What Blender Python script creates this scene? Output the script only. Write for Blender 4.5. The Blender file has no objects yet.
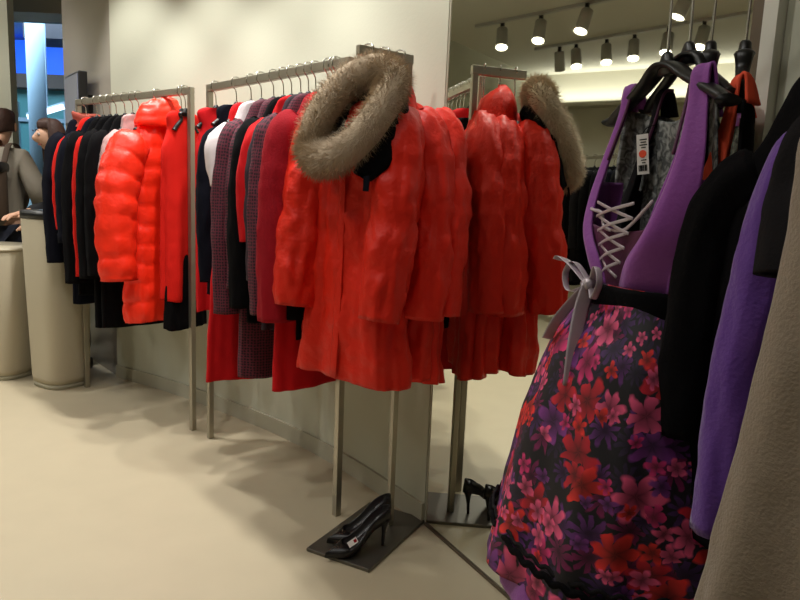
import bpy, bmesh, math, random
import numpy as np
from mathutils import Vector, Matrix, noise
PI = math.pi
sc = bpy.context.scene
C = sc.collection

# ------------------------------------------------------------ camera, world, lights, exposure
cam = bpy.data.cameras.new('camera'); co = bpy.data.objects.new('camera', cam); C.objects.link(co)
cam.sensor_width = 36.0; cam.lens = 36.0 * 669.1 / 800.0; cam.clip_start = 0.02
co.matrix_world = Matrix.Translation((0, 0, 1.1545)) @ Matrix.Rotation(PI / 2 - 0.1529, 4, 'X') @ Matrix.Rotation(0.041576, 4, 'Z')
sc.camera = co
sc.view_settings.view_transform = 'Standard'
sc.view_settings.look = 'None'
sc.view_settings.gamma = 1.0
sc.view_settings.use_curve_mapping = False
sc.view_settings.exposure = 0.48
w = bpy.data.worlds.new('world'); sc.world = w; w.use_nodes = True
w.node_tree.nodes['Background'].inputs[0].default_value = (1.0, 0.92, 0.78, 1)
w.node_tree.nodes['Background'].inputs[1].default_value = 0.045

def area(name, loc, aim, size, power, col=(1, .98, .93), sy=None, spread=PI):
    l = bpy.data.lights.new(name, 'AREA'); l.energy = power; l.color = col
    l.shape = 'RECTANGLE'; l.size = size; l.size_y = sy or size; l.spread = spread
    o = bpy.data.objects.new(name, l); C.objects.link(o); o.location = loc
    o.rotation_euler = (Vector(aim) - Vector(loc)).to_track_quat('-Z', 'Y').to_euler()
    return o
def spot(name, loc, aim, power, deg=80, blend=.6, rad=.05, col=(1, .98, .93)):
    l = bpy.data.lights.new(name, 'SPOT'); l.energy = power; l.color = col
    l.spot_size = math.radians(deg); l.spot_blend = blend; l.shadow_soft_size = rad
    o = bpy.data.objects.new(name, l); C.objects.link(o); o.location = loc
    o.rotation_euler = (Vector(aim) - Vector(loc)).to_track_quat('-Z', 'Y').to_euler()
    return o
area('ceiling_fill_light', (-1.2, .8, 2.78), (-1.2, .8, 0), 2.2, 4, sy=2.0)  # added soft fill under the ceiling, not a real light panel
area('room_fill_light', (-2.6, -.9, 2.78), (-2.6, -.9, 0), 2.0, 4, sy=1.6)  # second added fill, kept out of the mirror's view; no panel there
for i, (x, y, ax, ay, p, dg) in enumerate([(-1.72, 3.46, -1.78, 3.40, 60, 86), (-1.25, 3.08, -1.32, 3.0, 66, 86), (-.78, 2.66, -.86, 2.58, 66, 86), (-.40, 2.24, -.46, 2.14, 50, 86),
                                       (-1.9, 1.9, -1.5, 2.8, 26, 110), (-.9, 1.3, -.3, 2.0, 26, 110), (-.3, .5, .3, 1.3, 9, 110), (-2.9, 3.5, -2.6, 4.6, 22, 100)]):  # last spot is added to brighten the far left, not a rack lamp
    spot('rack_and_fill_spot', (x, y, 2.76), (ax, ay, 0), p, dg, .5, .045)

spot('column_fill_spot', (-3.3, 3.5, 2.76), (-2.9, 4.9, 1.7), 26, 80, .6, .05)  # extra spot added to lift the dark column

# ------------------------------------------------------------ helpers
def lin(c):
    return tuple(((v / 255) / 12.92 if v / 255 <= .04045 else ((v / 255 + .055) / 1.055) ** 2.4) for v in c)
def n_(nt, t, **kw):
    n = nt.nodes.new(t)
    for k, v in kw.items(): setattr(n, k, v)
    return n
def base_mat(name):
    m = bpy.data.materials.new(name); m.use_nodes = True
    return m, m.node_tree, m.node_tree.nodes['Principled BSDF']
def mat(name, rgb, rough=.6, metal=0., bump=0., bscale=60., var=0., emit=0., sheen=0., spec=.5, emc=None):
    m, nt, b = base_mat(name)
    c = lin(rgb) + (1,)
    b.inputs['Base Color'].default_value = c; b.inputs['Roughness'].default_value = rough
    b.inputs['Metallic'].default_value = metal; b.inputs['Specular IOR Level'].default_value = spec
    if sheen: b.inputs['Sheen Weight'].default_value = sheen; b.inputs['Sheen Roughness'].default_value = .5
    if emit:
        b.inputs['Emission Color'].default_value = (lin(emc) + (1,)) if emc else c; b.inputs['Emission Strength'].default_value = emit
    tc = n_(nt, 'ShaderNodeTexCoord')
    if var:
        nz = n_(nt, 'ShaderNodeTexNoise'); nz.inputs['Scale'].default_value = bscale * .25; nz.inputs['Detail'].default_value = 4
        nt.links.new(tc.outputs['Object'], nz.inputs['Vector'])
        mx = n_(nt, 'ShaderNodeMix', data_type='RGBA'); mx.inputs[6].default_value = tuple(v * (1 - var) for v in c[:3]) + (1,)
        mx.inputs[7].default_value = tuple(min(1, v * (1 + var)) for v in c[:3]) + (1,)
        nt.links.new(nz.outputs['Fac'], mx.inputs[0]); nt.links.new(mx.outputs[2], b.inputs['Base Color'])
    if bump:
        nz = n_(nt, 'ShaderNodeTexNoise'); nz.inputs['Scale'].default_value = bscale; nz.inputs['Detail'].default_value = 3
        nt.links.new(tc.outputs['Object'], nz.inputs['Vector'])
        bp = n_(nt, 'ShaderNodeBump'); bp.inputs['Strength'].default_value = bump; bp.inputs['Distance'].default_value = .01
        nt.links.new(nz.outputs['Fac'], bp.inputs['Height']); nt.links.new(bp.outputs['Normal'], b.inputs['Normal'])
    return m
def tweed(name, a, b_, scale=220., kind='checker'):
    m, nt, b = base_mat(name); b.inputs['Roughness'].default_value = .85
    tc = n_(nt, 'ShaderNodeTexCoord')
    if kind == 'checker':
        t = n_(nt, 'ShaderNodeTexVoronoi', voronoi_dimensions='2D'); t.inputs['Scale'].default_value = scale; t.inputs['Randomness'].default_value = .25
        nt.links.new(tc.outputs['UV'], t.inputs['Vector'])
        r = n_(nt, 'ShaderNodeMapRange'); r.inputs[1].default_value = .3; r.inputs[2].default_value = .42
        nt.links.new(t.outputs['Distance'], r.inputs[0]); f = r.outputs[0]
    else:
        t = n_(nt, 'ShaderNodeTexNoise'); t.inputs['Scale'].default_value = scale; t.inputs['Detail'].default_value = 5; t.inputs['Distortion'].default_value = 1.2
        nt.links.new(tc.outputs['Object'], t.inputs['Vector'])
        r = n_(nt, 'ShaderNodeMapRange'); r.inputs[1].default_value = .4; r.inputs[2].default_value = .62
        nt.links.new(t.outputs['Fac'], r.inputs[0]); f = r.outputs[0]
    mx = n_(nt, 'ShaderNodeMix', data_type='RGBA'); mx.inputs[6].default_value = lin(a) + (1,); mx.inputs[7].default_value = lin(b_) + (1,)
    nt.links.new(f, mx.inputs[0]); nt.links.new(mx.outputs[2], b.inputs['Base Color'])
    return m
def floral(name, ground, cols, scale=13., dim=1.0):
    """printed cotton: petalled blossoms of several colours over dark leaves, laid out in the cloth's own UV metres"""
    m, nt, b = base_mat(name); b.inputs['Roughness'].default_value = .75
    L = nt.links.new
    tc = n_(nt, 'ShaderNodeTexCoord')
    def math_(op, a, bb=None, cc=None):
        k = n_(nt, 'ShaderNodeMath', operation=op)
        for i, v in enumerate((a, bb, cc)):
            if v is None: continue
            if hasattr(v, 'is_linked'): L(v, k.inputs[i])
            else: k.inputs[i].default_value = v
        return k.outputs[0]
    cur = None
    def layer(scl, seed, petals, r0, r1, palette, soft, thr):
        mp = n_(nt, 'ShaderNodeMapping'); mp.inputs['Scale'].default_value = (scl, scl, scl); mp.inputs['Location'].default_value = (seed, seed * .7, 0)
        L(tc.outputs['UV'], mp.inputs['Vector'])
        nz = n_(nt, 'ShaderNodeTexNoise'); nz.inputs['Scale'].default_value = 2.2; L(mp.outputs[0], nz.inputs['Vector'])
        wv = n_(nt, 'ShaderNodeVectorMath', operation='SCALE'); L(nz.outputs['Color'], wv.inputs[0]); wv.inputs['Scale'].default_value = .35
        ad = n_(nt, 'ShaderNodeVectorMath', operation='ADD'); L(mp.outputs[0], ad.inputs[0]); L(wv.outputs[0], ad.inputs[1])
        vo = n_(nt, 'ShaderNodeTexVoronoi', voronoi_dimensions='2D'); vo.inputs['Scale'].default_value = 1; vo.inputs['Randomness'].default_value = .85
        L(ad.outputs[0], vo.inputs['Vector'])
        df = n_(nt, 'ShaderNodeVectorMath', operation='SUBTRACT'); L(ad.outputs[0], df.inputs[0]); L(vo.outputs['Position'], df.inputs[1])
        sx = n_(nt, 'ShaderNodeSeparateXYZ'); L(df.outputs[0], sx.inputs[0])
        sp = n_(nt, 'ShaderNodeSeparateColor'); L(vo.outputs['Color'], sp.inputs[0])
        ang = math_('ARCTAN2', sx.outputs[1], sx.outputs[0])
        r = vo.outputs['Distance']
        ph = math_('MULTIPLY', sp.outputs[1], 6.28)
        pc = math_('ABSOLUTE', math_('COSINE', math_('MULTIPLY_ADD', ang, petals / 2, ph)))
        R = math_('MULTIPLY_ADD', pc, r1 - r0, r0)
        R = math_('MULTIPLY', R, math_('MULTIPLY_ADD', sp.outputs[2], .5, .7))
        rel = math_('DIVIDE', r, R)
        mk = n_(nt, 'ShaderNodeMapRange'); mk.inputs[1].default_value = 1.0 + soft; mk.inputs[2].default_value = 1.0 - soft; L(rel, mk.inputs[0])
        on = math_('MULTIPLY', mk.outputs[0], math_('GREATER_THAN', sp.outputs[1], thr))
        cr = n_(nt, 'ShaderNodeValToRGB'); cr.color_ramp.interpolation = 'CONSTANT'
        while len(cr.color_ramp.elements) < len(palette): cr.color_ramp.elements.new(.5)
        for i, pcol in enumerate(palette):
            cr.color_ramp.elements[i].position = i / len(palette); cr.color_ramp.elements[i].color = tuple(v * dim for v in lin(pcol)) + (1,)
        L(sp.outputs[0], cr.inputs[0])
        # petals pale towards the rim, dark streaks between them, pale ring in the heart
        sh = n_(nt, 'ShaderNodeMapRange'); sh.inputs[1].default_value = .15; sh.inputs[2].default_value = 1.0; sh.inputs[3].default_value = .25; sh.inputs[4].default_value = 1.15; L(rel, sh.inputs[0])
        sh2 = math_('MULTIPLY', sh.outputs[0], math_('MULTIPLY_ADD', pc, .75, .35))
        cm = n_(nt, 'ShaderNodeVectorMath', operation='SCALE'); L(cr.outputs[0], cm.inputs[0]); L(sh2, cm.inputs['Scale'])
        return on, cm.outputs[0]
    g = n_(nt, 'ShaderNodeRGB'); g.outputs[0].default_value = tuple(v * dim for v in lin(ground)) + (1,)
    cur = g.outputs[0]
    for args in [(scale * 1.35, 3.1, 9, .12, .62, [(70, 35, 90), (45, 30, 60), (95, 40, 110), (120, 25, 80)], .12, .0),
                 (scale, 0.4, 6, .25, .60, cols, .1, .28),
                 (scale * 1.9, 7.7, 5, .2, .5, [cols[i] for i in (2, 1, 0, 3, 2)], .12, .58)]:
        on, cc = layer(*args)
        mx = n_(nt, 'ShaderNodeMix', data_type='RGBA'); L(on, mx.inputs[0]); L(cur, mx.inputs[6]); L(cc, mx.inputs[7]); cur = mx.outputs[2]
    L(cur, b.inputs['Base Color'])
    return m

def link(name, me, m=None, parent=None, smooth=True):
    o = bpy.data.objects.new(name, me); C.objects.link(o)
    if m: me.materials.append(m)
    if smooth:
        me.polygons.foreach_set('use_smooth', [True] * len(me.polygons))
    if parent: o.parent = parent
    return o
def tag(o, label=None, cat=None, group=None, kind=None):
    if label: o['label'] = label
    if cat: o['category'] = cat
    if group: o['group'] = group
    if kind: o['kind'] = kind
    return o
def empty(name, loc, rz=0, label=None, cat=None, group=None):
    o = bpy.data.objects.new(name, None); C.objects.link(o); o.location = loc; o.rotation_euler = (0, 0, rz); o.empty_display_size = .05
    return tag(o, label, cat, group)
def mesh_grid(name, rings, m, parent=None, wrap=True, caps=(False, False), smooth=True, uv=None):
    """rings: (M, N, 3) array; neighbouring rings are joined with quads"""
    rings = np.asarray(rings, float); M, N, _ = rings.shape
    vs = rings.reshape(-1, 3).tolist(); fs = []
    K = N if wrap else N - 1
    for i in range(M - 1):
        for j in range(K):
            a = i * N + j; b = i * N + (j + 1) % N
            fs.append((a, b, b + N, a + N))
    if caps[0]: fs.append(tuple(range(N))[::-1])
    if caps[1]: fs.append(tuple(range((M - 1) * N, M * N)))
    me = bpy.data.meshes.new(name); me.from_pydata(vs, [], fs)
    # UV in metres
    seg = np.linalg.norm(np.roll(rings, -1, 1) - rings, axis=2); mid = seg.mean(0)
    us = np.concatenate([[0], np.cumsum(mid)]); 
    dv = np.linalg.norm(rings[1:] - rings[:-1], axis=2).mean(1) if M > 1 else np.array([])
    vv = np.concatenate([[0], np.cumsum(dv)])
    lay = me.uv_layers.new(name='UVMap'); k = 0
    data = np.zeros((len(me.loops), 2))
    for i in range(M - 1):
        for j in range(K):
            data[k:k + 4] = [(us[j], vv[i]), (us[j + 1], vv[i]), (us[j + 1], vv[i + 1]), (us[j], vv[i + 1])]; k += 4
    lay.data.foreach_set('uv', data.ravel())
    bm = bmesh.new(); bm.from_mesh(me); bmesh.ops.recalc_face_normals(bm, faces=bm.faces); bm.to_mesh(me); bm.free()
    return link(name, me, m, parent, smooth)
def bm_obj(name, bm, m, parent=None, smooth=False):
    me = bpy.data.meshes.new(name); bmesh.ops.recalc_face_normals(bm, faces=bm.faces); bm.to_mesh(me); bm.free()
    return link(name, me, m, parent, smooth)
def bx(bm, c, s, rz=0, bev=0.0):
    r = bmesh.ops.create_cube(bm, size=1.0, matrix=Matrix.Translation(c) @ Matrix.Rotation(rz, 4, 'Z') @ Matrix.Diagonal((s[0], s[1], s[2], 1)))
    if bev:
        es = list({e for v in r['verts'] for e in v.link_edges})
        bmesh.ops.bevel(bm, geom=es, offset=bev, segments=2, affect='EDGES', profile=.5)
    return r
def box(name, c, s, m, parent=None, rz=0, bev=0.0):
    bm = bmesh.new(); bx(bm, c, s, rz, bev); return bm_obj(name, bm, m, parent)
def smooth_path(P, k=8):
    """Catmull-Rom through the points"""
    P = np.asarray(P, float); Q = np.vstack([2 * P[0] - P[1], P, 2 * P[-1] - P[-2]]); out = []
    for i in range(1, len(Q) - 2):
        p0, p1, p2, p3 = Q[i - 1:i + 3]
        for t in np.linspace(0, 1, k, endpoint=False):
            out.append(.5 * ((2 * p1) + (-p0 + p2) * t + (2 * p0 - 5 * p1 + 4 * p2 - p3) * t * t + (-p0 + 3 * p1 - 3 * p2 + p3) * t ** 3))
    out.append(P[-1]); return np.array(out)
def tube_rings(path, ra, rb=None, N=16, up=(0, 1, 0)):
    path = np.asarray(path, float); M = len(path)
    ra = np.broadcast_to(ra, (M,)) if np.ndim(ra) == 0 or len(np.atleast_1d(ra)) == M else np.interp(np.linspace(0, 1, M), np.linspace(0, 1, len(ra)), ra)
    rb = ra if rb is None else (np.broadcast_to(rb, (M,)) if np.ndim(rb) == 0 or len(np.atleast_1d(rb)) == M else np.interp(np.linspace(0, 1, M), np.linspace(0, 1, len(rb)), rb))
    T = np.gradient(path, axis=0); T /= np.linalg.norm(T, axis=1)[:, None] + 1e-12
    th = np.linspace(0, 2 * PI, N, endpoint=False); out = []
    u = np.array(up, float)
    for i in range(M):
        s = np.cross(T[i], u); 
        if np.linalg.norm(s) < 1e-4: s = np.cross(T[i], [1, 0, .01])
        s /= np.linalg.norm(s); v = np.cross(s, T[i])
        out.append(path[i] + np.outer(np.cos(th) * ra[i], s) + np.outer(np.sin(th) * rb[i], v))
    return np.array(out)
def tube(name, path, ra, m, parent=None, rb=None, N=8, up=(0, 1, 0), caps=True):
    return mesh_grid(name, tube_rings(path, ra, rb, N, up), m, parent, caps=(caps, caps))

# ------------------------------------------------------------ materials
M_ = dict(
    wall=mat('wall_paint', (190, 190, 171), .85, bump=.05, bscale=90),
    base=mat('baseboard_paint', (176, 172, 152), .6),
    ceil=mat('ceiling_paint', (205, 203, 188), .9),
    steel=mat('brushed_steel', (168, 162, 148), .38, .9, bump=.05, bscale=200),
    plate=mat('plate_steel', (112, 108, 100), .42, .8),
    chrome=mat('chrome_wire', (205, 203, 196), .2, 1.),
    black=mat('black_plastic', (16, 16, 17), .4),
    red=mat('red_nylon', (214, 36, 16), .5, bump=.4, bscale=48, var=.06, spec=.3),
    redb=mat('deep_red_nylon', (205, 34, 22), .55, bump=.25, bscale=38, var=.06),
    orange=mat('orange_red_nylon', (244, 46, 20), .42, bump=.2, bscale=45, var=.05, spec=.35),
    redwool=mat('red_wool', (205, 26, 16), .9, bump=.15, bscale=220, spec=.2),
    redskirt=mat('red_crepe', (190, 12, 20), .85, bump=.1, bscale=180, spec=.2),
    crimson=mat('crimson_wool', (150, 16, 30), .9, bump=.2, bscale=160, spec=.2, var=.1),
    navy=mat('navy_wool', (15, 16, 26), .95, bump=.15, bscale=180, spec=.1),
    ink=mat('black_wool', (9, 8, 10), .95, bump=.15, bscale=180, spec=.1),
    charcoal=mat('charcoal_jersey', (30, 28, 30), .95, bump=.15, bscale=180, spec=.1),
    plum=mat('plum_black_wool', (40, 20, 34), .9, bump=.2, bscale=160),
    rust=mat('rust_lining', (150, 62, 46), .8),
    white=mat('white_cotton', (226, 214, 216), .8, bump=.1, bscale=120),
    blush=mat('blush_padded_cloth', (176, 140, 138), .7, bump=.1, bscale=80),
    purple=mat('purple_cotton', (136, 62, 150), .7, bump=.15, bscale=140, sheen=.2),
    violet=mat('violet_jersey', (96, 52, 146), .85, bump=.2, bscale=150, sheen=.25),
    wine=mat('wine_satin', (82, 32, 66), .5, bump=.1, bscale=120),
    beige=mat('beige_wool', (142, 128, 112), .92, bump=.25, bscale=240, var=.12, sheen=.2),
    orangestrap=mat('orange_cotton', (238, 84, 50), .8),
    ribbon=mat('silver_satin_ribbon', (178, 166, 172), .35, .15),
    maroon=tweed('maroon_dotted_weave', (34, 9, 22), (98, 28, 48), 95),
    lining=tweed('grey_mottled_lining', (66, 68, 68), (146, 148, 146), 60, 'noise'),
    fur=mat('tan_fur', (186, 168, 144), .85, spec=.15),
    paper=mat('white_card', (228, 224, 220), .7),
    leather=mat('black_leather', (20, 17, 18), .32, bump=.1, bscale=120),
    counter=mat('beige_laminate', (182, 172, 148), .5),
    wood=mat('brown_board', (96, 82, 66), .6),
)
M_['floral'] = floral('floral_print', (22, 18, 24), [(222, 44, 40), (205, 45, 110), (226, 84, 128), (120, 50, 128), (196, 30, 48)], 15.)
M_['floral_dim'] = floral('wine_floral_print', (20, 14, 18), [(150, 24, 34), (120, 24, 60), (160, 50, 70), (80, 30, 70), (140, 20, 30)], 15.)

# ------------------------------------------------------------ the setting
def struct(o, label=None):
    o['kind'] = 'structure'
    if label: o['label'] = label
    return o
def wall_run(name, pts, z0, z1, th, m, side=1, bev=False):
    """a wall of thickness th following a plan polyline, thickness on its back"""
    P = np.array(pts, float); T = np.gradient(P, axis=0); T /= np.linalg.norm(T, axis=1)[:, None]
    Nn = np.stack([-T[:, 1], T[:, 0]], 1) * side
    B = P + Nn * th
    rings = []
    for i in range(len(P)):
        rings.append([(P[i][0], P[i][1], z0), (P[i][0], P[i][1], z1), (B[i][0], B[i][1], z1), (B[i][0], B[i][1], z0)])
    return mesh_grid(name, rings, m, caps=(True, True), smooth=False)
floor_m = mat('floor_terrazzo', (182, 170, 144), .42, bump=.02, bscale=30, var=.05, spec=.4)
CEIL = 2.85
struct(box('floor', (-2.2, 3.2, -.05), (11.5, 14.0, .1), floor_m))
struct(box('ceiling', (-3.1, 1.4, CEIL + .05), (9.0, 8.6, .1), M_['ceil']))
wp = smooth_path([(-1.70, 3.95, 0), (-1.32, 3.71, 0), (-.92, 3.40, 0), (-.52, 3.05, 0), (-.19, 2.68, 0), (.118, 2.256, 0)], 8)[:, :2]
struct(wall_run('wall_back', wp, 0, CEIL, .12, M_['wall']))
tt = np.gradient(wp, axis=0); tt /= np.linalg.norm(tt, axis=1)[:, None]; inw = np.stack([tt[:, 1], -tt[:, 0]], 1)
struct(wall_run('baseboard_back', wp + inw * .012, .0, .075, .012, M_['base']))
mo = np.array([.109, 2.273]); md = np.array([.47716, -.87882]); mn = np.array([.87882, .47716])   # mirror origin, run, back normal
def onm(a, d=0.): p = mo + md * a + mn * d; return float(p[0]), float(p[1])
mrz = math.atan2(md[1], md[0])
# mirror: glass slab in a thin frame
mir_m = mat('mirror_silver', (226, 228, 218), .015, 1.0)
mr = empty('wall_mirror', (*onm(.55), 0), 0, 'tall frameless wall mirror reflecting red coats and ceiling lights', 'mirror')
def loc_m(a, d, z): p = onm(a, d); q = onm(.55); return (p[0] - q[0], p[1] - q[1], z)
box('mirror_glass', loc_m(.567, .01, 1.385), (1.066, .02, 2.75), mir_m, mr, mrz)
fm = mat('mirror_frame_metal', (104, 92, 78), .45, .6)
tag(box('frame', loc_m(1.112, .008, 1.385), (.022, .034, 2.75), fm, mr, mrz), 'slim dark edge profile')
tag(box('frame', loc_m(.031, .009, 1.385), (.006, .022, 2.75), M_['base'], mr, mrz), 'pale edge profile')
box('frame', loc_m(.567, .0, .004), (1.07, .012, .008), fm, mr, mrz)
struct(box('wall_mirror_side', (*onm(.56, .09), CEIL / 2), (1.14, .14, CEIL), M_['wall'], rz=mrz))
struct(box('trim_1', (*onm(1.137, .02), CEIL / 2), (.028, .06, CEIL), mat('trim_white', (222, 220, 208), .5), rz=mrz))
struct(box('wall_right', (*onm(1.19, .09), CEIL / 2), (.075, .15, CEIL), M_['wall'], rz=mrz))
struct(box('wall_right_return', (*onm(1.75, .42), CEIL / 2), (1.25, .12, CEIL), mat('wall_taupe', (150, 140, 122), .8), rz=mrz))
# glossy grey wall panel beyond the left end of the curved wall
gp = mat('wall_panel_gloss', (172, 164, 152), .22, bump=.02, bscale=20)
struct(wall_run('wall_panel', [(-2.32, 4.66), (-2.0, 4.30), (-1.70, 3.96)], 0, CEIL, .08, gp))
# end of the left wall and the room seen in the mirror
struct(box('wall_column', (-3.02, 4.92, CEIL / 2), (.42, .08, CEIL), M_['wall']))
struct(box('wall_front', (-5.0, 4.95, CEIL / 2), (3.4, .14, CEIL), M_['wall']))
struct(box('wall_left', (-6.85, 1.6, CEIL / 2), (.14, 6.8, CEIL), mat('wall_olive', (206, 202, 184), .8)))
struct(box('wall_rear', (-2.6, -2.6, CEIL / 2), (8.4, .14, CEIL), M_['wall']))
struct(box('trim_2', (-6.66, 1.6, 2.42), (.26, 6.6, .05), M_['base']))
area('cove_wash_light', (-6.66, 2.2, 2.47), (-6.6, 2.2, 2.85), .12, 18, sy=5.0).rotation_euler = (PI, 0, 0)
# shop window and beam at the far left
dk = mat('beam_grey', (160, 150, 134), .7)
struct(box('trim_3', (-2.9, 5.6, 2.62), (2.2, .3, .34), dk))
wn = empty('window_1', (-3.0, 6.0, 0)); struct(wn)
gl = mat('window_glass', (235, 245, 250), .02); gb = gl.node_tree.nodes['Principled BSDF']; gb.inputs['Transmission Weight'].default_value = 1.0; gb.inputs['IOR'].default_value = 1.05
struct(box('window_pane', (0, 0, 1.3), (2.6, .012, 2.5), gl, wn))
fmet = mat('window_frame_grey', (92, 92, 92), .5, .5)
for x in (-1.3, -.62, 1.3): struct(box('window_mullion', (x, 0, 1.3), (.05, .06, 2.5), fmet, wn))
for z in (.05, 2.53): struct(box('window_rail', (0, 0, z), (2.65, .06, .06), fmet, wn))

# the arcade hall behind the shop window
hb = mat('blue_fascia', (22, 92, 226), .5, emit=.55); hp = mat('hall_ceiling_blue', (150, 186, 222), .8)
teal = mat('teal_glass_front', (96, 150, 152), .25); hw = mat('hall_column_white', (150, 170, 184), .6)
hbr = mat('brown_bulkhead', (92, 78, 70), .7); hdk = mat('hall_dark_duct', (52, 46, 50), .7)
hall = empty('arcade_front', (-5.0, 9.0, 0), 0, 'blue lit shop front across the arcade beyond the window', 'shop front')
box('blue_fascia', (0, 0, 2.72), (5, .2, .42), hb, hall); box('bulkhead', (0, -.05, 2.42), (5, .3, .17), hbr, hall)
box('glass_front', (0, .05, 1.36), (5, .1, 1.95), teal, hall); box('fascia', (0, .0, .12), (5, .2, .55), hb, hall)
for x in (-1.2, -.1, .55, 1.2): box('mullion', (x, -.02, 1.3), (.05, .06, 1.75), hw, hall)
box('transom', (0, -.02, 1.95), (5, .05, .05), hw, hall); box('counter', (.1, -.5, .55), (1.6, .4, 1.1), mat('pale_steel', (170, 190, 196), .4), hall)
hc = tag(mesh_grid('arcade_column', tube_rings([(-3.98, 7.4, 0), (-3.98, 7.4, 1.7), (-3.98, 7.4, 3.6)], .09, N=24), hw, caps=(1, 1)), 'round white column standing in the arcade beyond the window', 'column')
struct(box('ceiling_arcade', (-5.0, 8.2, 3.05), (5.2, 3.4, .1), hp)); 
tag(box('ceiling_duct', (-4.0, 8.1, 2.86), (.7, .5, .22), hdk), 'dark duct box under the pale blue arcade ceiling', 'duct')
lt = empty('strip_lamp', (-4.05, 7.7, 1.93), 0, 'slanting white strip lamp glowing beyond the shop window', 'lamp')
tb = box('lamp_tube', (0, 0, 0), (.42, .05, .05), mat('strip_glow', (240, 246, 255), .5, emit=1.6), lt); tb.rotation_euler = (0, -.32, 0)
bx_ = bmesh.new(); bx(bx_, (0, .03, .02), (.46, .03, .07)); bh = bm_obj('housing', bx_, hw, lt); bh.rotation_euler = (0, -.32, 0)
box('hanging_rod', (0, .03, .56), (.02, .02, 1.0), hw, lt)
area('arcade_fill_light', (-4.6, 7.6, 2.95), (-4.6, 8.2, 0), 2.0, 100, (.62, .82, 1.0))  # unseen bluish lamp added under the hall ceiling to light the arcade

# counters by the left wall
def plinth(name, loc, rz, wdt, dep, h, label, top=None, cat='counter'):
    t = empty(name, (*loc, 0), rz, label, cat)
    th = np.linspace(0, 2 * PI, 64, endpoint=False)
    def ring(k, z): return np.stack([np.sign(np.cos(th)) * np.abs(np.cos(th)) ** .55 * wdt * k, np.sign(np.sin(th)) * np.abs(np.sin(th)) ** .7 * dep * k, np.full(64, z)], 1)
    mesh_grid('body', [ring(.84, .03), ring(.86, .06), ring(.93, h * .5), ring(1, h - .005), ring(.99, h)], M_['counter'], t, caps=(1, 1))
    mesh_grid('toe_kick', [ring(.82, 0), ring(.82, .035)], M_['base'], t, caps=(1, 1))
    if top: mesh_grid('top_slab', [ring(1.02, h), ring(1.02, h + top)], M_['black'] if top > .02 else M_['counter'], t, caps=(1, 1))
    return t
plinth('display_plinth', (-1.95, 3.77), -.55, .165, .15, .955, 'tall beige rounded counter with black top beside the navy jackets', .045)
plinth('display_plinth', (-2.42, 3.97), -.2, .27, .24, .76, 'lower beige rounded counter at the left edge of the photo', .012)
lf = tag(mesh_grid('paper_sheet', [[(-.05, -.04, 0), (.05, -.03, .004), (.05, .03, .012), (-.05, .03, .004)], [(-.05, -.04, .002), (.05, -.03, .006), (.05, .03, .014), (-.05, .03, .006)]], M_['paper'], caps=(1, 1), smooth=False), 'white paper sheet on the black counter top', 'paper')
lf.location = (-1.87, 3.74, 1.0)
# monitor on the grey panel
mon = empty('wall_monitor', (-2.03, 4.22, 1.66), -.9, 'slim black monitor mounted on grey panel above the navy jackets', 'monitor')
box('housing', (0, 0, 0), (.36, .05, .30), M_['black'], mon, bev=.006)
box('screen', (0, -.027, 0), (.33, .006, .27), mat('screen_grey_blue', (120, 124, 140), .15, emit=.12), mon)
box('mount', (.02, .06, -.02), (.1, .09, .1), M_['black'], mon)

# ------------------------------------------------------------ ceiling tracks
can_m = mat('lamp_can_grey', (176, 176, 170), .5); glow = mat('lamp_glow', (255, 246, 224), .5, emit=9.0)
def track(a, b_, label):
    a = Vector(a); b_ = Vector(b_); d = b_ - a
    t = tag(box('ceiling_track', (0, 0, 0), (d.length, .035, .03), can_m), label, 'track')
    t.location = (a + b_) / 2 + Vector((0, 0, -.016)); t.rotation_euler = (0, 0, math.atan2(d.y, d.x))
def spotlight(x, y, aim, label, group, power=16):
    z = CEIL - .03
    t = empty('track_spotlight', (x, y, z), 0, label, 'spotlight', group)
    box('bracket', (0, 0, -.04), (.03, .03, .09), M_['black'], t)
    d = Vector((aim[0] - x, aim[1] - y, 0)).normalized() * .42 + Vector((0, 0, -1)); d.normalize()
    p0 = Vector((0, 0, -.07)) - d * .02; p1 = p0 + d * .2
    mesh_grid('lamp_can', tube_rings([p0, p0 + d * .004, p0 + d * .1, p1], [.038, .052, .054, .056], N=24), can_m, t, caps=(1, 0))
    mesh_grid('lens', tube_rings([p1 - d * .015, p1 - d * .004], [.05, .05], N=24), glow, t, caps=(1, 1))
    lo = p1 + d * .02 + Vector((x, y, z)); spot('track_lamp_light', lo, lo + d, power, 100, .6, .03)
track((-4.05, 4.35, CEIL), (-3.45, 1.9, CEIL), 'nearer ceiling track seen in the mirror, holding three large spotlights')
track((-5.2, 4.2, CEIL), (-4.45, 1.6, CEIL), 'farther ceiling track seen in the mirror, holding a row of small spotlights')
for i, (x, y) in enumerate([(-4.0, 4.04), (-3.89, 3.61), (-3.71, 3.13), (-3.55, 2.3)]):
    spotlight(x, y, (-2.8, 3.4), ['leftmost large glowing spotlight on the nearer track in the mirror', 'second large glowing spotlight from the left on the nearer track', 'third large glowing spotlight from the left, at the top of the mirror', 'glowing spotlight at the top edge above the black hangers'][i], 'spotlights on the nearer track')
for i, (x, y) in enumerate([(-5.13, 3.89), (-5.11, 3.70), (-5.02, 3.35), (-4.93, 3.05), (-4.79, 2.7), (-4.67, 2.37)]):
    spotlight(x, y, (-3.5, 2.6) if i else (-6.5, 4.0), ['small spotlight tilted away, leftmost on the farther track', 'second small spotlight from the left on the farther track', 'third small spotlight from the left on the farther track', 'fourth small spotlight from the left on the farther track', 'fifth small spotlight on the farther track, behind the front black hanger', 'last small spotlight on the farther track, nearest the mirror edge'][i], 'spotlights on the farther track')

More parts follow.
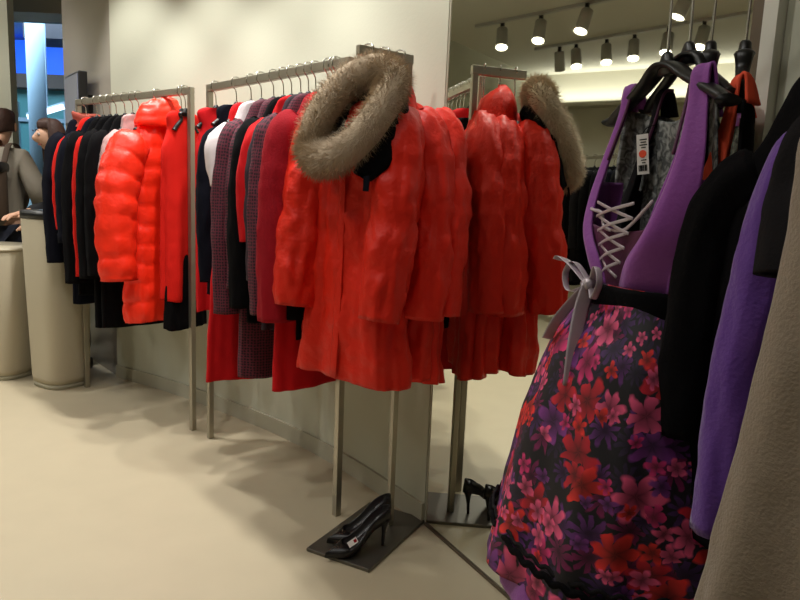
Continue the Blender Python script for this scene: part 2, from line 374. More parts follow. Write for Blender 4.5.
# ------------------------------------------------------------ racks
def rack(name, a, b_, H, label, group):
    a = Vector((*a, 0)); b_ = Vector((*b_, 0)); d = b_ - a; L = d.length
    t = empty(name, a, math.atan2(d.y, d.x), label, 'clothes rack', group)
    box('rail', (L / 2, 0, H - .015), (L + .024, .024, .03), M_['steel'], t, bev=.002)
    for x in (0, L): box('post', (x, 0, (H - .03) / 2), (.024, .024, H - .03), M_['steel'], t, bev=.002)
    return t
RH = 1.6
R1 = (np.array([-1.778, 3.717]), np.array([-.974, 3.095])); R2 = (np.array([-.862, 3.0]), np.array([-.199, 2.289]))
rack('clothes_rack', R1[0], R1[1], RH, 'steel clothes rack under navy jackets and the orange puffer', 'steel racks along the curved wall')
rack('clothes_rack', R2[0], R2[1], RH, 'steel clothes rack holding maroon and crimson garments, between orange puffer and fur-hooded coat', 'steel racks along the curved wall')
# faceout stand with base plate
bd = np.array([-.80, -.60]); pole = np.array([-.004, 2.215])
st = empty('coat_stand', (*pole, 0), math.atan2(bd[1], bd[0]), 'steel single pole coat stand with dark base plate under red coats', 'coat stand')
box('pole', (0, 0, .80), (.020, .020, 1.58), M_['steel'], st, bev=.002)
box('bar', (.09, 0, RH - .015), (.205, .022, .03), M_['steel'], st, bev=.002)
pl = box('base_plate', (0, 0, .006), (.40, .24, .012), M_['plate'], st, bev=.003)
pc = np.array([-.072, 2.15]) - pole; rz0 = math.atan2(bd[1], bd[0])
pl.location = (pc[0] * math.cos(rz0) + pc[1] * math.sin(rz0), -pc[0] * math.sin(rz0) + pc[1] * math.cos(rz0), 0); pl.rotation_euler = (0, 0, math.atan2(.351, .188) - rz0)

# ------------------------------------------------------------ hangers and garments
# garment frame: local +y is the front, +x the side towards the photo's left, origin on top of the rail
def yaw_of(n): return math.atan2(-n[0], n[1])
hang_proto = {}
def hanger(loc, yaw, label, group, w_=.2, tall=.0, grip=True, thick=1.0):
    key = (w_, tall, thick)
    if key not in hang_proto:
        t = empty('hanger', (0, 0, 0)); zt = -.085 - tall
        hk = smooth_path([(0, 0, zt), (0, 0, zt + .03), (.004, 0, -.045), (.021, 0, -.024), (.020, 0, .000), (.003, 0, .0085), (-.017, 0, .003), (-.0175, 0, -.012)], 6)
        tube('hook', hk, .0026, M_['chrome'], t, N=6)
        p = smooth_path([(-w_, 0, zt - .085), (-w_ * .8, 0, zt - .066), (-w_ * .4, 0, zt - .034), (-.03, 0, zt - .01), (0, 0, zt - .004), (.03, 0, zt - .01), (w_ * .4, 0, zt - .034), (w_ * .8, 0, zt - .066), (w_, 0, zt - .085)], 5)
        s = np.abs(np.linspace(-1, 1, len(p)))
        mesh_grid('hanger_body', tube_rings(p, .006 + .004 * s, thick * (.009 + .008 * (1 - s) ** 2 + .006 * (s > .97)), 12), M_['black'], t, caps=(1, 1))
        if grip: mesh_grid('neck_block', tube_rings([(0, 0, zt - .02), (0, 0, zt), (0, 0, zt + .014), (0, 0, zt + .018)], [.022, .017, .010, .006], [.010, .011, .009, .006], 14), M_['black'], t, caps=(1, 1))
        hang_proto[key] = t; first = True
    else: first = False
    src = hang_proto[key]
    if first: r = src
    else:
        r = src.copy(); C.objects.link(r)
        for ch in list(src.children):
            c = ch.copy(); C.objects.link(c); c.parent = r
    r.location = loc; r.rotation_euler = (0, 0, yaw)
    return tag(r, label, 'hanger', group)

def nz3(x, y, z): return noise.noise(Vector((x, y, z)))
def body(name, prof, m, parent, N=72, dens=90, e=.85, fold=(.0, 5), quilt=None, crease=.004, seed=0, hemwave=.0, vseams=None):
    """torso or skirt as one draped surface. prof: (z, W, D, xo, yo) from neck down to hem"""
    prof = np.array([tuple(p) + (0,) * (5 - len(p)) for p in prof], float)
    L = np.concatenate([[0], np.cumsum(np.linalg.norm(np.diff(prof[:, :2], axis=0), axis=1))])
    t = np.linspace(0, L[-1], dens)
    cur = np.stack([np.interp(t, L, prof[:, k]) for k in range(5)], 1)
    ker = np.ones(5) / 5
    for k in range(5):
        pad = np.concatenate([[2 * cur[0, k] - cur[2, k], 2 * cur[0, k] - cur[1, k]], cur[:, k], [2 * cur[-1, k] - cur[-2, k], 2 * cur[-1, k] - cur[-3, k]]])
        cur[:, k] = np.convolve(pad, ker, 'valid')
    th = np.linspace(0, 2 * PI, N, endpoint=False); rnd = random.Random(seed)
    ph = [rnd.uniform(0, 6.28) for _ in range(4)]
    cs = np.sign(np.cos(th)) * np.abs(np.cos(th)) ** e; sn = np.sign(np.sin(th)) * np.abs(np.sin(th)) ** e
    rings = []
    for i, (z, W, D, xo, yo) in enumerate(cur):
        f = i / (dens - 1); ff = max(0, (f - .2) / .8)
        nx, ny = cs * D, sn * W; l = np.hypot(nx, ny) + 1e-9; nx, ny = nx / l, ny / l
        d = fold[0] * ff * (np.sin(fold[1] * th + ph[0] + 1.2 * f) + .55 * np.sin((fold[1] * 1.7 // 1) * th + ph[1]) + .35 * np.sin((fold[1] * 2.6 // 1) * th + ph[2]))
        if vseams and f > .12:
            for tk in vseams: d -= .007 * np.exp(-((th - tk) / .055) ** 2)
        for j in range(N):
            a = crease * nz3(cs[j] * W * 14 + seed, sn[j] * 9 * max(D, .04) * 4, z * 9) + crease * .5 * nz3(cs[j] * W * 34 + seed, sn[j] * 3, z * 22)
            if quilt:
                q = abs(math.sin(PI * (z + .02 * nz3(cs[j] * 3, sn[j] * 2, seed)) / quilt[0]))
                a += quilt[1] * (q ** .28) * (1 - .35 * abs(nz3(cs[j] * W * 45, sn[j] * 5, z * 3 + seed))) + quilt[1] * .5 * nz3(cs[j] * W * 60, sn[j] * 6, z * 12)
            d[j] += a
        zz = z + hemwave * max(0, (f - .75) / .25) * np.sin(2 * th + ph[3])
        rings.append(np.stack([xo + cs * W + nx * d, yo + sn * D + ny * d, zz], 1))
    r = np.array(rings); last = r[-1].copy(); c0 = last.mean(0)
    inn = c0 + (last - c0) * .93; inn[:, 2] = last[:, 2] + .004; inn2 = c0 + (last - c0) * .88; inn2[:, 2] = last[:, 2] + .12
    return mesh_grid(name, np.concatenate([r, [inn, inn2]]), m, parent)
def sleeve(name, path, ra, rb, m, parent, N=28, quilt=None, crease=.004, seed=0, dens=60, seams=None):
    P = smooth_path(path, 12); idx = np.linspace(0, len(P) - 1, dens)
    P = np.stack([np.interp(idx, np.arange(len(P)), P[:, k]) for k in range(3)], 1)
    A = np.interp(np.linspace(0, 1, dens), np.linspace(0, 1, len(ra)), ra); B = np.interp(np.linspace(0, 1, dens), np.linspace(0, 1, len(rb)), rb)
    r = tube_rings(P, A, B, N); s = np.concatenate([[0], np.cumsum(np.linalg.norm(np.diff(P, axis=0), axis=1))])
    for i in range(dens):
        for j in range(N):
            v = r[i, j] - P[i]; l = np.linalg.norm(v) + 1e-9; v = v / l
            a = -(sum(.006 * math.exp(-((j / N * 2 * PI - k_) / .16) ** 2) for k_ in seams) if seams else 0) + crease * nz3(v[0] * 2 + seed, v[1] * 2, s[i] * 11) + crease * .6 * nz3(v[0] * 4, v[1] * 4 + seed, s[i] * 26)
            if not quilt: a += .0055 * nz3(v[0] * 2.2 + seed * 1.7, v[1] * 2.2, s[i] * 3.2) + .003 * nz3(v[0] * 5 + seed, v[1] * 5, s[i] * 6)
            if quilt:
                q = abs(math.sin(PI * (s[i] + .012 * nz3(v[0] * 2, v[1] * 2, seed)) / quilt[0]))
                a += quilt[1] * q ** .28 + quilt[1] * .6 * nz3(v[0] * 5, v[1] * 5 + seed, s[i] * 18)
            r[i, j] += v * a
    r0 = P[0] + (r[0] - P[0]) * .35 + np.array([0, 0, .012])
    e = r[-1]; T = P[-1] - P[-2]; T /= np.linalg.norm(T)
    inn = P[-1] + (e - P[-1]) * .82 - T * .003; inn2 = P[-1] + (e - P[-1]) * .7 - T * .05
    return mesh_grid(name, np.concatenate([[r0], r, [inn, inn2]]), m, parent, caps=(1, 1))
def strip(name, path, wdt, m, parent, th=.004, up=(1, 0, 0)):
    P = smooth_path(path, 8); return mesh_grid(name, tube_rings(P, th / 2, wdt / 2, 8, up), m, parent, caps=(1, 1))
def collar(name, m, parent, z=-.125, h=.05, rx=.07, ry=.05, flare=1.12, yo=0., th=.012, crease=.004, seed=0):
    t = np.linspace(0, 2 * PI, 36, endpoint=False); R = []
    for k, zz, o in ((1.15, -.02, 0), (1.0, 0, 0), (1.04, h * .5, 0), (flare, h, 0), (flare - th / rx * .6, h + .006, 0), (flare - th / rx * 1.4, h - .002, 0), (.86, 0, 0), (.84, -.03, 0)):
        R.append([(math.cos(a) * rx * k, yo + math.sin(a) * ry * k, z + zz - .018 * max(0, math.sin(a)) + crease * nz3(3 * math.cos(a), 3 * math.sin(a), zz * 20 + seed)) for a in t])
    return mesh_grid(name, R, m, parent)

def garment(name, label, cat, group, p, n, m, hem, W=.2, D=.035, flare=1.0, sl=None, sides=(1, -1), sm=None, quilt=None, squilt=None, fold=(.004, 5),
            crease=.004, seed=0, yo=0., col=None, colh=.045, hw=.2, H=RH, tall=.022, hang_label=None, hang_group=None, sr=(.062, .056, .05, .047), splay=.03, sfwd=.02,
            colm=None, placket=None, cuff=None, xo=0., waist=1.0, tag_=False, drop=0., skew=0., top=None, vs_=None, slope=1.0):
    """hem and sl (sleeve end) are heights above the floor"""
    yaw = yaw_of(n); g = empty(name, (p[0], p[1], H), yaw, label, cat, group)
    zn = -.088 - tall; zh = hem - H; sh = W * .95
    mid = (zn - .2 + zh) / 2
    prof = [(zn + .004, .055, .03, xo * .2, yo * .4), (zn - .012, .09, D * .75, xo * .4, yo * .6), (zn - .055 * slope, sh * .72, D * .95, xo * .6, yo * .8), (zn - .085 * slope, sh * .94, D, xo, yo), (zn - .045 - .085 * slope, W, D * 1.08, xo, yo), (zn - .24, W, D * 1.15, xo, yo),
            (min(mid, zn - .3), W * (waist + flare) / 2, D * (1 + flare) / 2 * 1.1, xo + skew * .3, yo), (zh + .02, W * flare, D * flare * 1.15, xo + skew, yo), (zh, W * flare, D * flare * 1.12, xo + skew, yo)]
    if top:      # a skirt clipped under its hanger: starts lower and flat
        zt = top - H; prof = [(zt, W * .72, D * .7, xo, yo), (zt - .03, W * .74, D * .8, xo, yo), (zt - .15, W * .92, D, xo, yo), (zh + .02, W * flare, D * flare * 1.15, xo, yo), (zh, W * flare, D * flare * 1.12, xo, yo)]
    body('body', prof, m, g, fold=fold, quilt=quilt, crease=crease, seed=seed, hemwave=.006, N=128 if vs_ else 72, vseams=vs_)
    if sl:
        ze = sl - H
        for s in sides:
            x0 = xo + s * (sh - .015); L = zn - .1 - ze
            path = [(x0 - s * .03, yo, zn - .085 * slope), (x0 + s * .015, yo + .006, zn - .035 - .085 * slope), (x0 + s * (.02 + splay * .5), yo + sfwd * .5, zn - .12 - L * .3), (x0 + s * (.012 + splay * .9), yo + sfwd, zn - .1 - L * .65), (x0 + s * (.005 + splay), yo + sfwd * 1.5, ze)]
            so = sleeve('sleeve', path, [r * 1.0 for r in sr], [min(r, D * 1.15 + .012) for r in sr], sm or m, g, quilt=squilt or quilt, crease=crease * (.9 if vs_ else 1.2), seed=seed + s * 3 + 11, N=44 if vs_ else 28, seams=(.7, 2.3, 3.9, 5.4) if vs_ else None)
            if cuff:
                q = np.array(path[-1]); d = np.array(path[-1]) - np.array(path[-2]); d /= np.linalg.norm(d)
                mesh_grid('cuff', tube_rings([q - d * .05, q - d * .045, q + d * .004, q + d * .004], [sr[-1] + .002, sr[-1] + .006, sr[-1] + .005, sr[-1] - .01], [min(sr[-1], D * 1.15 + .012) + a for a in (.002, .006, .005, -.01)], 24), cuff, g)
    if col: collar('collar', colm or m, g, z=zn - .012, h=colh, rx=.068, ry=min(.055, D * .9 + .016), yo=yo * .6, seed=seed)
    if placket:
        strip('placket', [(xo * .5, yo + D + .002, zn - .06), (xo, yo + D * 1.12 + .006, zn - .14), (xo, yo + D * 1.2 + .008, mid), (xo + skew, yo + D * flare * 1.16 + .009, zh + .01)], .028, placket, g)
    hanger((p[0], p[1], H), yaw, hang_label or ('black hanger carrying the ' + label), hang_group or 'black hangers', w_=hw, tall=tall)
    return g

def on(R, s): return R[0] + (R[1] - R[0]) * s
def front(R, tw=0.):
    d = (R[1] - R[0]); d /= np.linalg.norm(d); c, s = math.cos(tw), math.sin(tw)
    return (d[0] * c - d[1] * s, d[0] * s + d[1] * c)
G1 = 'dark jackets and coats on the left rack'; H1 = 'black hangers on the left rack'
def g1(s, name, label, cat, m, hem, hl, tw=0., group=G1, **k):
    k.setdefault('slope', 1.5); k.setdefault('splay', .05); k.setdefault('hw', .105); k['W'] = k.get('W', .2) * .93
    return garment(name, label, cat, group, on(R1, s), front(R1, tw), m, hem, hang_label=hl, hang_group=H1, **k)
g1(.08, 'jacket', 'navy jacket with rust collar, leftmost on the left rack', 'jacket', M_['navy'], .74, 'black hanger inside the leftmost navy jacket', sl=.74, W=.175, col=1, colm=M_['rust'], seed=1, colh=.045)
g1(.19, 'cardigan', 'bright red cardigan strip between two navy jackets', 'cardigan', M_['redwool'], .86, 'black hanger inside the red cardigan between navy jackets', sl=.92, W=.185, seed=2, D=.03, sr=(.05, .045, .04, .036))
g1(.255, 'coat', 'long navy coat hanging right of the narrow red cardigan', 'coat', M_['navy'], .54, 'black hanger inside the long navy coat', sl=.86, W=.195, seed=3, D=.032, cuff=M_['navy'])
g1(.32, 'coat', 'long dark navy coat, third dark garment on the left rack', 'coat', M_['ink'], .585, 'black hanger inside the third dark garment on the left rack', sl=.66, W=.2, seed=4, D=.032)
g1(.38, 'jacket', 'thin black jacket with a red edge on the left rack', 'jacket', M_['ink'], .70, 'black hanger inside the thin red edged jacket', sl=.70, W=.2, seed=5, D=.026, placket=M_['redwool'], sm=M_['redwool'], sr=(.04, .034, .028, .024))
g1(.46, 'coat', 'long black coat with red edging, reaching lowest on the left rack', 'coat', M_['ink'], .44, 'black hanger inside the lowest reaching black coat', sl=.70, W=.2, seed=6, D=.032, placket=M_['redwool'])
g1(.53, 'coat', 'black coat hidden under the orange puffer, hem showing below it', 'coat', M_['ink'], .45, 'black hanger inside the black coat behind the puffer', sl=.72, W=.195, seed=7, D=.03)
g1(.585, 'jacket', 'dusty pink padded jacket with only its shoulder showing beside the puffer', 'jacket', M_['blush'], .80, 'black hanger inside the dusty pink padded jacket', sl=.85, W=.15, seed=8, D=.03, quilt=(.07, .005))
# the orange puffer
pf = garment('puffer_jacket', 'glossy orange-red quilted puffer jacket with hood', 'jacket', None, on(R1, .74), front(R1, .05), M_['orange'], .515, W=.18, D=.07, slope=1.8, hw=.12, sl=.725, sr=(.072, .082, .078, .064), quilt=(.09, .014), squilt=(.09, .014),
             crease=.005, seed=9, splay=.095, sfwd=.03, yo=.012, hang_label='black hanger inside the orange puffer jacket', hang_group=H1, placket=M_['orange'])
def hood(parent, m, c, r, label=None, seed=0, quilt=.012, tilt=.3):
    """slumped hood: deep bag open at the front"""
    th = np.linspace(0, 2 * PI, 40, endpoint=False); R = []
    for k, (f, back) in enumerate([(.72, .42), (.86, .62), (.99, .75), (1.05, .6), (1.06, .3), (1.0, -.1), (.86, -.5), (.6, -.82), (.25, -.98), (.03, -1.0)]):
        R.append([(c[0] + math.cos(a) * r[0] * f, c[1] + back * r[1] + tilt * r[1] * math.sin(a), c[2] + math.sin(a) * r[2] * f + quilt * abs(math.sin(k * 1.25)) + .010 * nz3(math.cos(a) * 2.2 + seed, math.sin(a) * 2.2, k * .6)) for a in th])
    return mesh_grid('hood', R, m, parent, caps=(0, 1))

lp_ = [(-.075, .10, -.20), (-.082, .115, -.16), (-.078, .105, -.115)]
sleeve('inner_collar', lp_, (.02, .032, .02), (.012, .02, .012), M_['ink'], pf, dens=16)
box('zip_pull', (-.012, .105, -.87), (.009, .005, .05), M_['paper'], pf)
g1(.93, 'coat', 'plain red wool coat in front of the puffer, at the end of the left rack', 'coat', M_['redwool'], .63, 'black hanger inside the plain red coat at the end of the left rack', W=.13, D=.045, seed=10, hw=.06, group=None, flare=1.1, sl=.66, sides=(-1,), sr=(.05, .05, .048, .045), splay=.0, xo=-.02, fold=(.012, 4))
g1(.96, 'skirt', 'black skirt whose hem shows below the puffer and red coat', 'skirt', M_['ink'], .50, 'black hanger nearest the right post of the left rack', top=.85, W=.12, D=.03, seed=11, hw=.06, group=None, yo=-.01)

G2 = 'red and maroon garments on the middle rack'; H2 = 'black hangers on the middle rack'
def g2(s, name, label, cat, m, hem, hl, tw=0., **k):
    k.setdefault('slope', 1.5); k.setdefault('splay', .05); k.setdefault('hw', .105); k['W'] = k.get('W', .2) * .94
    return garment(name, label, cat, k.pop('group', G2), on(R2, s), front(R2, tw), m, hem, hang_label=hl, hang_group=H2, **k)
g2(.06, 'dress', 'red dress at the far end of the middle rack, behind black one', 'dress', M_['redskirt'], .62, 'black hanger nearest the left post of the middle rack', W=.10, D=.03, seed=20, hw=.085)
g2(.24, 'jacket', 'dark navy jacket at the left end of the middle rack, beside the red coat', 'jacket', M_['navy'], .72, 'black hanger inside the navy jacket beside the red coat', W=.13, D=.03, seed=21, sl=.78, sr=(.05, .045, .042, .04), splay=.03)
g2(.36, 'dress', 'long red dress reaching lowest at the left of the middle rack', 'dress', M_['redskirt'], .385, 'black hanger inside the long red dress', W=.16, D=.04, seed=22, flare=1.25, fold=(.008, 5))
g2(.44, 'blouse', 'white blouse with only its rounded shoulder and short sleeve showing', 'blouse', M_['white'], .95, 'black hanger inside the white blouse', W=.19, D=.028, seed=23, sl=1.17, sr=(.05, .055, .055, .05), splay=.02)
g2(.53, 'jacket', 'maroon dotted jacket with long sleeve right beside the white blouse', 'jacket', M_['maroon'], .78, 'black hanger inside the dotted jacket beside the white blouse', W=.19, D=.032, seed=24, sl=.70)
g2(.60, 'dress', 'long maroon dotted dress hanging lowest beside the black sleeves', 'dress', M_['maroon'], .45, 'tall black hanger above the long dotted dress', W=.175, D=.035, seed=25, sl=.8, sr=(.055, .05, .045, .042), flare=1.1)
g2(.655, 'jacket', 'black jacket between the dotted dress and the short red cardigan', 'jacket', M_['ink'], .68, 'black hanger inside the black jacket beside the dotted dress', W=.19, D=.035, seed=26, sl=.74)
g2(.715, 'cardigan', 'short bright red cardigan in the middle of the middle rack', 'cardigan', M_['redskirt'], .95, 'black hanger inside the short bright red cardigan', W=.19, D=.03, seed=27, sl=.98, sr=(.055, .052, .05, .048))
g2(.765, 'coat', 'dark plum coat, hem showing over the red skirt', 'coat', M_['plum'], .66, 'black hanger inside the dark plum coat', W=.185, D=.03, seed=28, sl=.85)
g2(.81, 'jacket', 'maroon dotted jacket left of the crimson wool jacket', 'jacket', M_['maroon'], .72, 'black hanger inside the dotted jacket beside the crimson one', W=.2, D=.03, seed=29, sl=.74)
g2(.885, 'jacket', 'crimson wool jacket with pocket seam, left of the black jacket', 'jacket', M_['crimson'], .74, 'black hanger inside the crimson jacket', W=.2, D=.042, seed=30, sl=.73, sr=(.07, .066, .06, .058), yo=.01)
g2(.915, 'skirt', 'wide red skirt hanging below the crimson and plum garments', 'skirt', M_['redskirt'], .48, 'black hanger above the wide red skirt', W=.20, D=.05, seed=31, flare=1.05, fold=(.006, 6), yo=-.03)
g2(.935, 'jacket', 'black jacket at the right end of the middle rack, beside the fur-hooded coat', 'jacket', M_['ink'], .66, 'black hanger nearest the fur hood', W=.15, D=.036, seed=32, sl=.74, tall=.06, hw=.14)

# ------------------------------------------------------------ red down coats on the stand
def fur_strands(name, P, rad, m, parent, nstr=5200, ln=.042, seed=0, flow=None):
    """closed roll of fur: many thin curved hairs rooted on a soft core"""
    rnd = np.random.RandomState(seed); P = np.asarray(P); M = len(P)
    T = np.roll(P, -1, 0) - np.roll(P, 1, 0); T /= np.linalg.norm(T, axis=1)[:, None]
    vs = []; fs = []
    for _ in range(nstr):
        i = rnd.randint(M); f = rnd.rand(); c = P[i] * (1 - f) + P[(i + 1) % M] * f; t = T[i]
        a = np.cross(t, [.3, .2, .9]); a /= np.linalg.norm(a); b = np.cross(t, a); an = rnd.rand() * 2 * PI
        d = a * math.cos(an) + b * math.sin(an)
        R = rad[i] if np.ndim(rad) else rad
        root = c + d * R * .75; l = ln * (.6 + .7 * rnd.rand())
        lean = t * rnd.normal(.25, .3) + rnd.normal(0, .2, 3) + np.array([0, 0, -.25])
        d1 = d + lean * .5; d1 /= np.linalg.norm(d1); d2 = d + lean * 1.3; d2 /= np.linalg.norm(d2)
        side = np.cross(d, t + .3 * rnd.normal(size=3)); side /= np.linalg.norm(side) + 1e-9
        w0 = .0011; m1 = root + d1 * l * .55; tip = m1 + d2 * l * .5
        k = len(vs); vs += [root - side * w0, root + side * w0, m1 + side * w0 * .75, m1 - side * w0 * .75, tip]
        fs += [(k, k + 1, k + 2, k + 3), (k + 3, k + 2, k + 4)]
    me = bpy.data.meshes.new(name); me.from_pydata([tuple(v) for v in vs], [], fs)
    return link(name, me, m, parent)
def lump(name, parent, m, c, r, seed=0, amp=.014, quilt=0):
    th = np.linspace(0, 2 * PI, 48, endpoint=False); R = []
    for k in np.linspace(0, 1, 22):
        a = k * PI * .5; row = []
        for t in th:
            d = 1 + amp / r[0] * nz3(math.cos(t) * 1.8 + seed, math.sin(t) * 1.8, k * 2.2) + amp * .5 / r[0] * nz3(math.cos(t) * 5 + seed, math.sin(t) * 5, k * 6)
            if quilt: d += .05 * abs(math.sin(PI * (k * quilt + .3 * math.cos(t)))) ** .4
            row.append((c[0] + math.cos(t) * r[0] * math.cos(a) ** .7 * d, c[1] + math.sin(t) * r[1] * math.cos(a) ** .7 * d, c[2] + r[2] * math.sin(a) * (1 + .12 * math.cos(t + seed)) * d))
        R.append(row)
    return mesh_grid(name, R, m, parent, caps=(1, 1))
lump('hood', pf, M_['orange'], (.0, .03, -.17), (.125, .085, .125), 4, .012, 4)
CG = 'red down coats on the single pole stand'
SH = 'black hangers on the coat stand'
def red_coat(k, t, n, label, hl, seed, yo=0., D=.05, W=.175, hem=.605, sl=.80, m='red', col=True, splay=.05, flare=1.15, sfwd=.025):
    p = pole + bd * t
    g = garment('down_coat', label, 'coat', CG, p, n, M_[m], hem, W=W, D=D, sl=sl, sr=(.07, .074, .07, .062), quilt=(.16, .003), squilt=(.15, .004), crease=.013, tall=.065, hw=.18, vs_=(.75, 1.2, 1.94, 2.4, 4.2, 5.2), seed=seed, flare=flare, fold=(.010, 5),
                splay=splay, sfwd=sfwd, yo=yo, hang_label=hl, hang_group=SH, placket=M_[m], col=False, cuff=None)
    # yoke seam roll and stand collar
    if col: lump('folded_hood', g, M_[m], (0, -.01 + yo * .5, -.19), (.115, .075, .12), seed, .005)
    return g
c3 = red_coat(3, .035, (-.54, -.84), 'red down coat nearest the mirror on the stand', 'black hanger inside the coat nearest the mirror', 43, splay=.045, D=.045, W=.178, yo=.0, hem=.565, col=False)
c2 = red_coat(2, .095, (-.50, -.866), 'red down coat with puffy standing collar, middle one on the stand', 'black hanger inside the middle coat on the stand', 42, D=.045, W=.175, yo=.01, hem=.58, sl=.79)
c1 = red_coat(1, .155, (-.58, -.81), 'red down coat with tan fur hood, frontmost on the stand', 'black hanger inside the fur-hooded coat', 41, sfwd=.06, splay=.03, D=.052, W=.165, yo=.035, hem=.58, sl=.795, col=False, flare=1.3)
def to_local(o, P):
    mi = o.matrix_basis.inverted(); return np.array([tuple(mi @ Vector(p)) for p in P])
FP = [(-.088, 1.93, 1.504), (-.040, 1.86, 1.457), (-.082, 1.80, 1.355), (-.150, 1.76, 1.268), (-.217, 1.77, 1.240), (-.251, 1.82, 1.278), (-.234, 1.88, 1.369), (-.170, 1.93, 1.464)]
EY = np.array([0, 0, 1.1545]); fk = lambda P: [tuple(EY + (np.array(p) - EY) * 1.055) for p in P]
fl = to_local(c1, smooth_path([tuple(EY + (np.array(p) - EY) * d / p[1]) for p, d in zip(FP + [FP[0]], (2.03, 1.98, 1.93, 1.925, 1.965, 2.02, 2.035, 2.045, 2.03))], 14)[:-1])
cr_ = tube_rings(fl, .045, .045, 14, up=(.3, .2, .9))
mesh_grid('fur_core', np.concatenate([cr_, cr_[:1]]), M_['fur'], c1)
fur_strands('fur_trim', fl, .045, M_['fur'], c1, 17000, .030, 5)
# black hood lining: a slack bag behind the fur loop and a fold of it falling beside the neck
ctr = fl.mean(0); bk = np.array([0, -.045, .0])
R = [ctr + (fl - ctr) * k + bk * d for k, d in ((1.0, .12), (.9, .4), (.72, .75), (.45, .98), (.15, 1.1), (.01, 1.12))]
mesh_grid('hood_lining', R, M_['ink'], c1)
lp = to_local(c1, fk([(-.035, 1.935, 1.44), (-.047, 1.90, 1.385), (-.060, 1.875, 1.325), (-.080, 1.85, 1.26), (-.115, 1.83, 1.205)]))
sleeve('hood_fold', lp, (.035, .058, .066, .06, .035), (.02, .035, .04, .035, .02), M_['ink'], c1, seed=77, crease=.006, dens=30)
tb = to_local(c1, fk([(-.102, 1.80, 1.205), (-.102, 1.795, 1.185), (-.103, 1.795, 1.165)]))
strip('size_tab', tb, .022, M_['navy'], c1, .004)

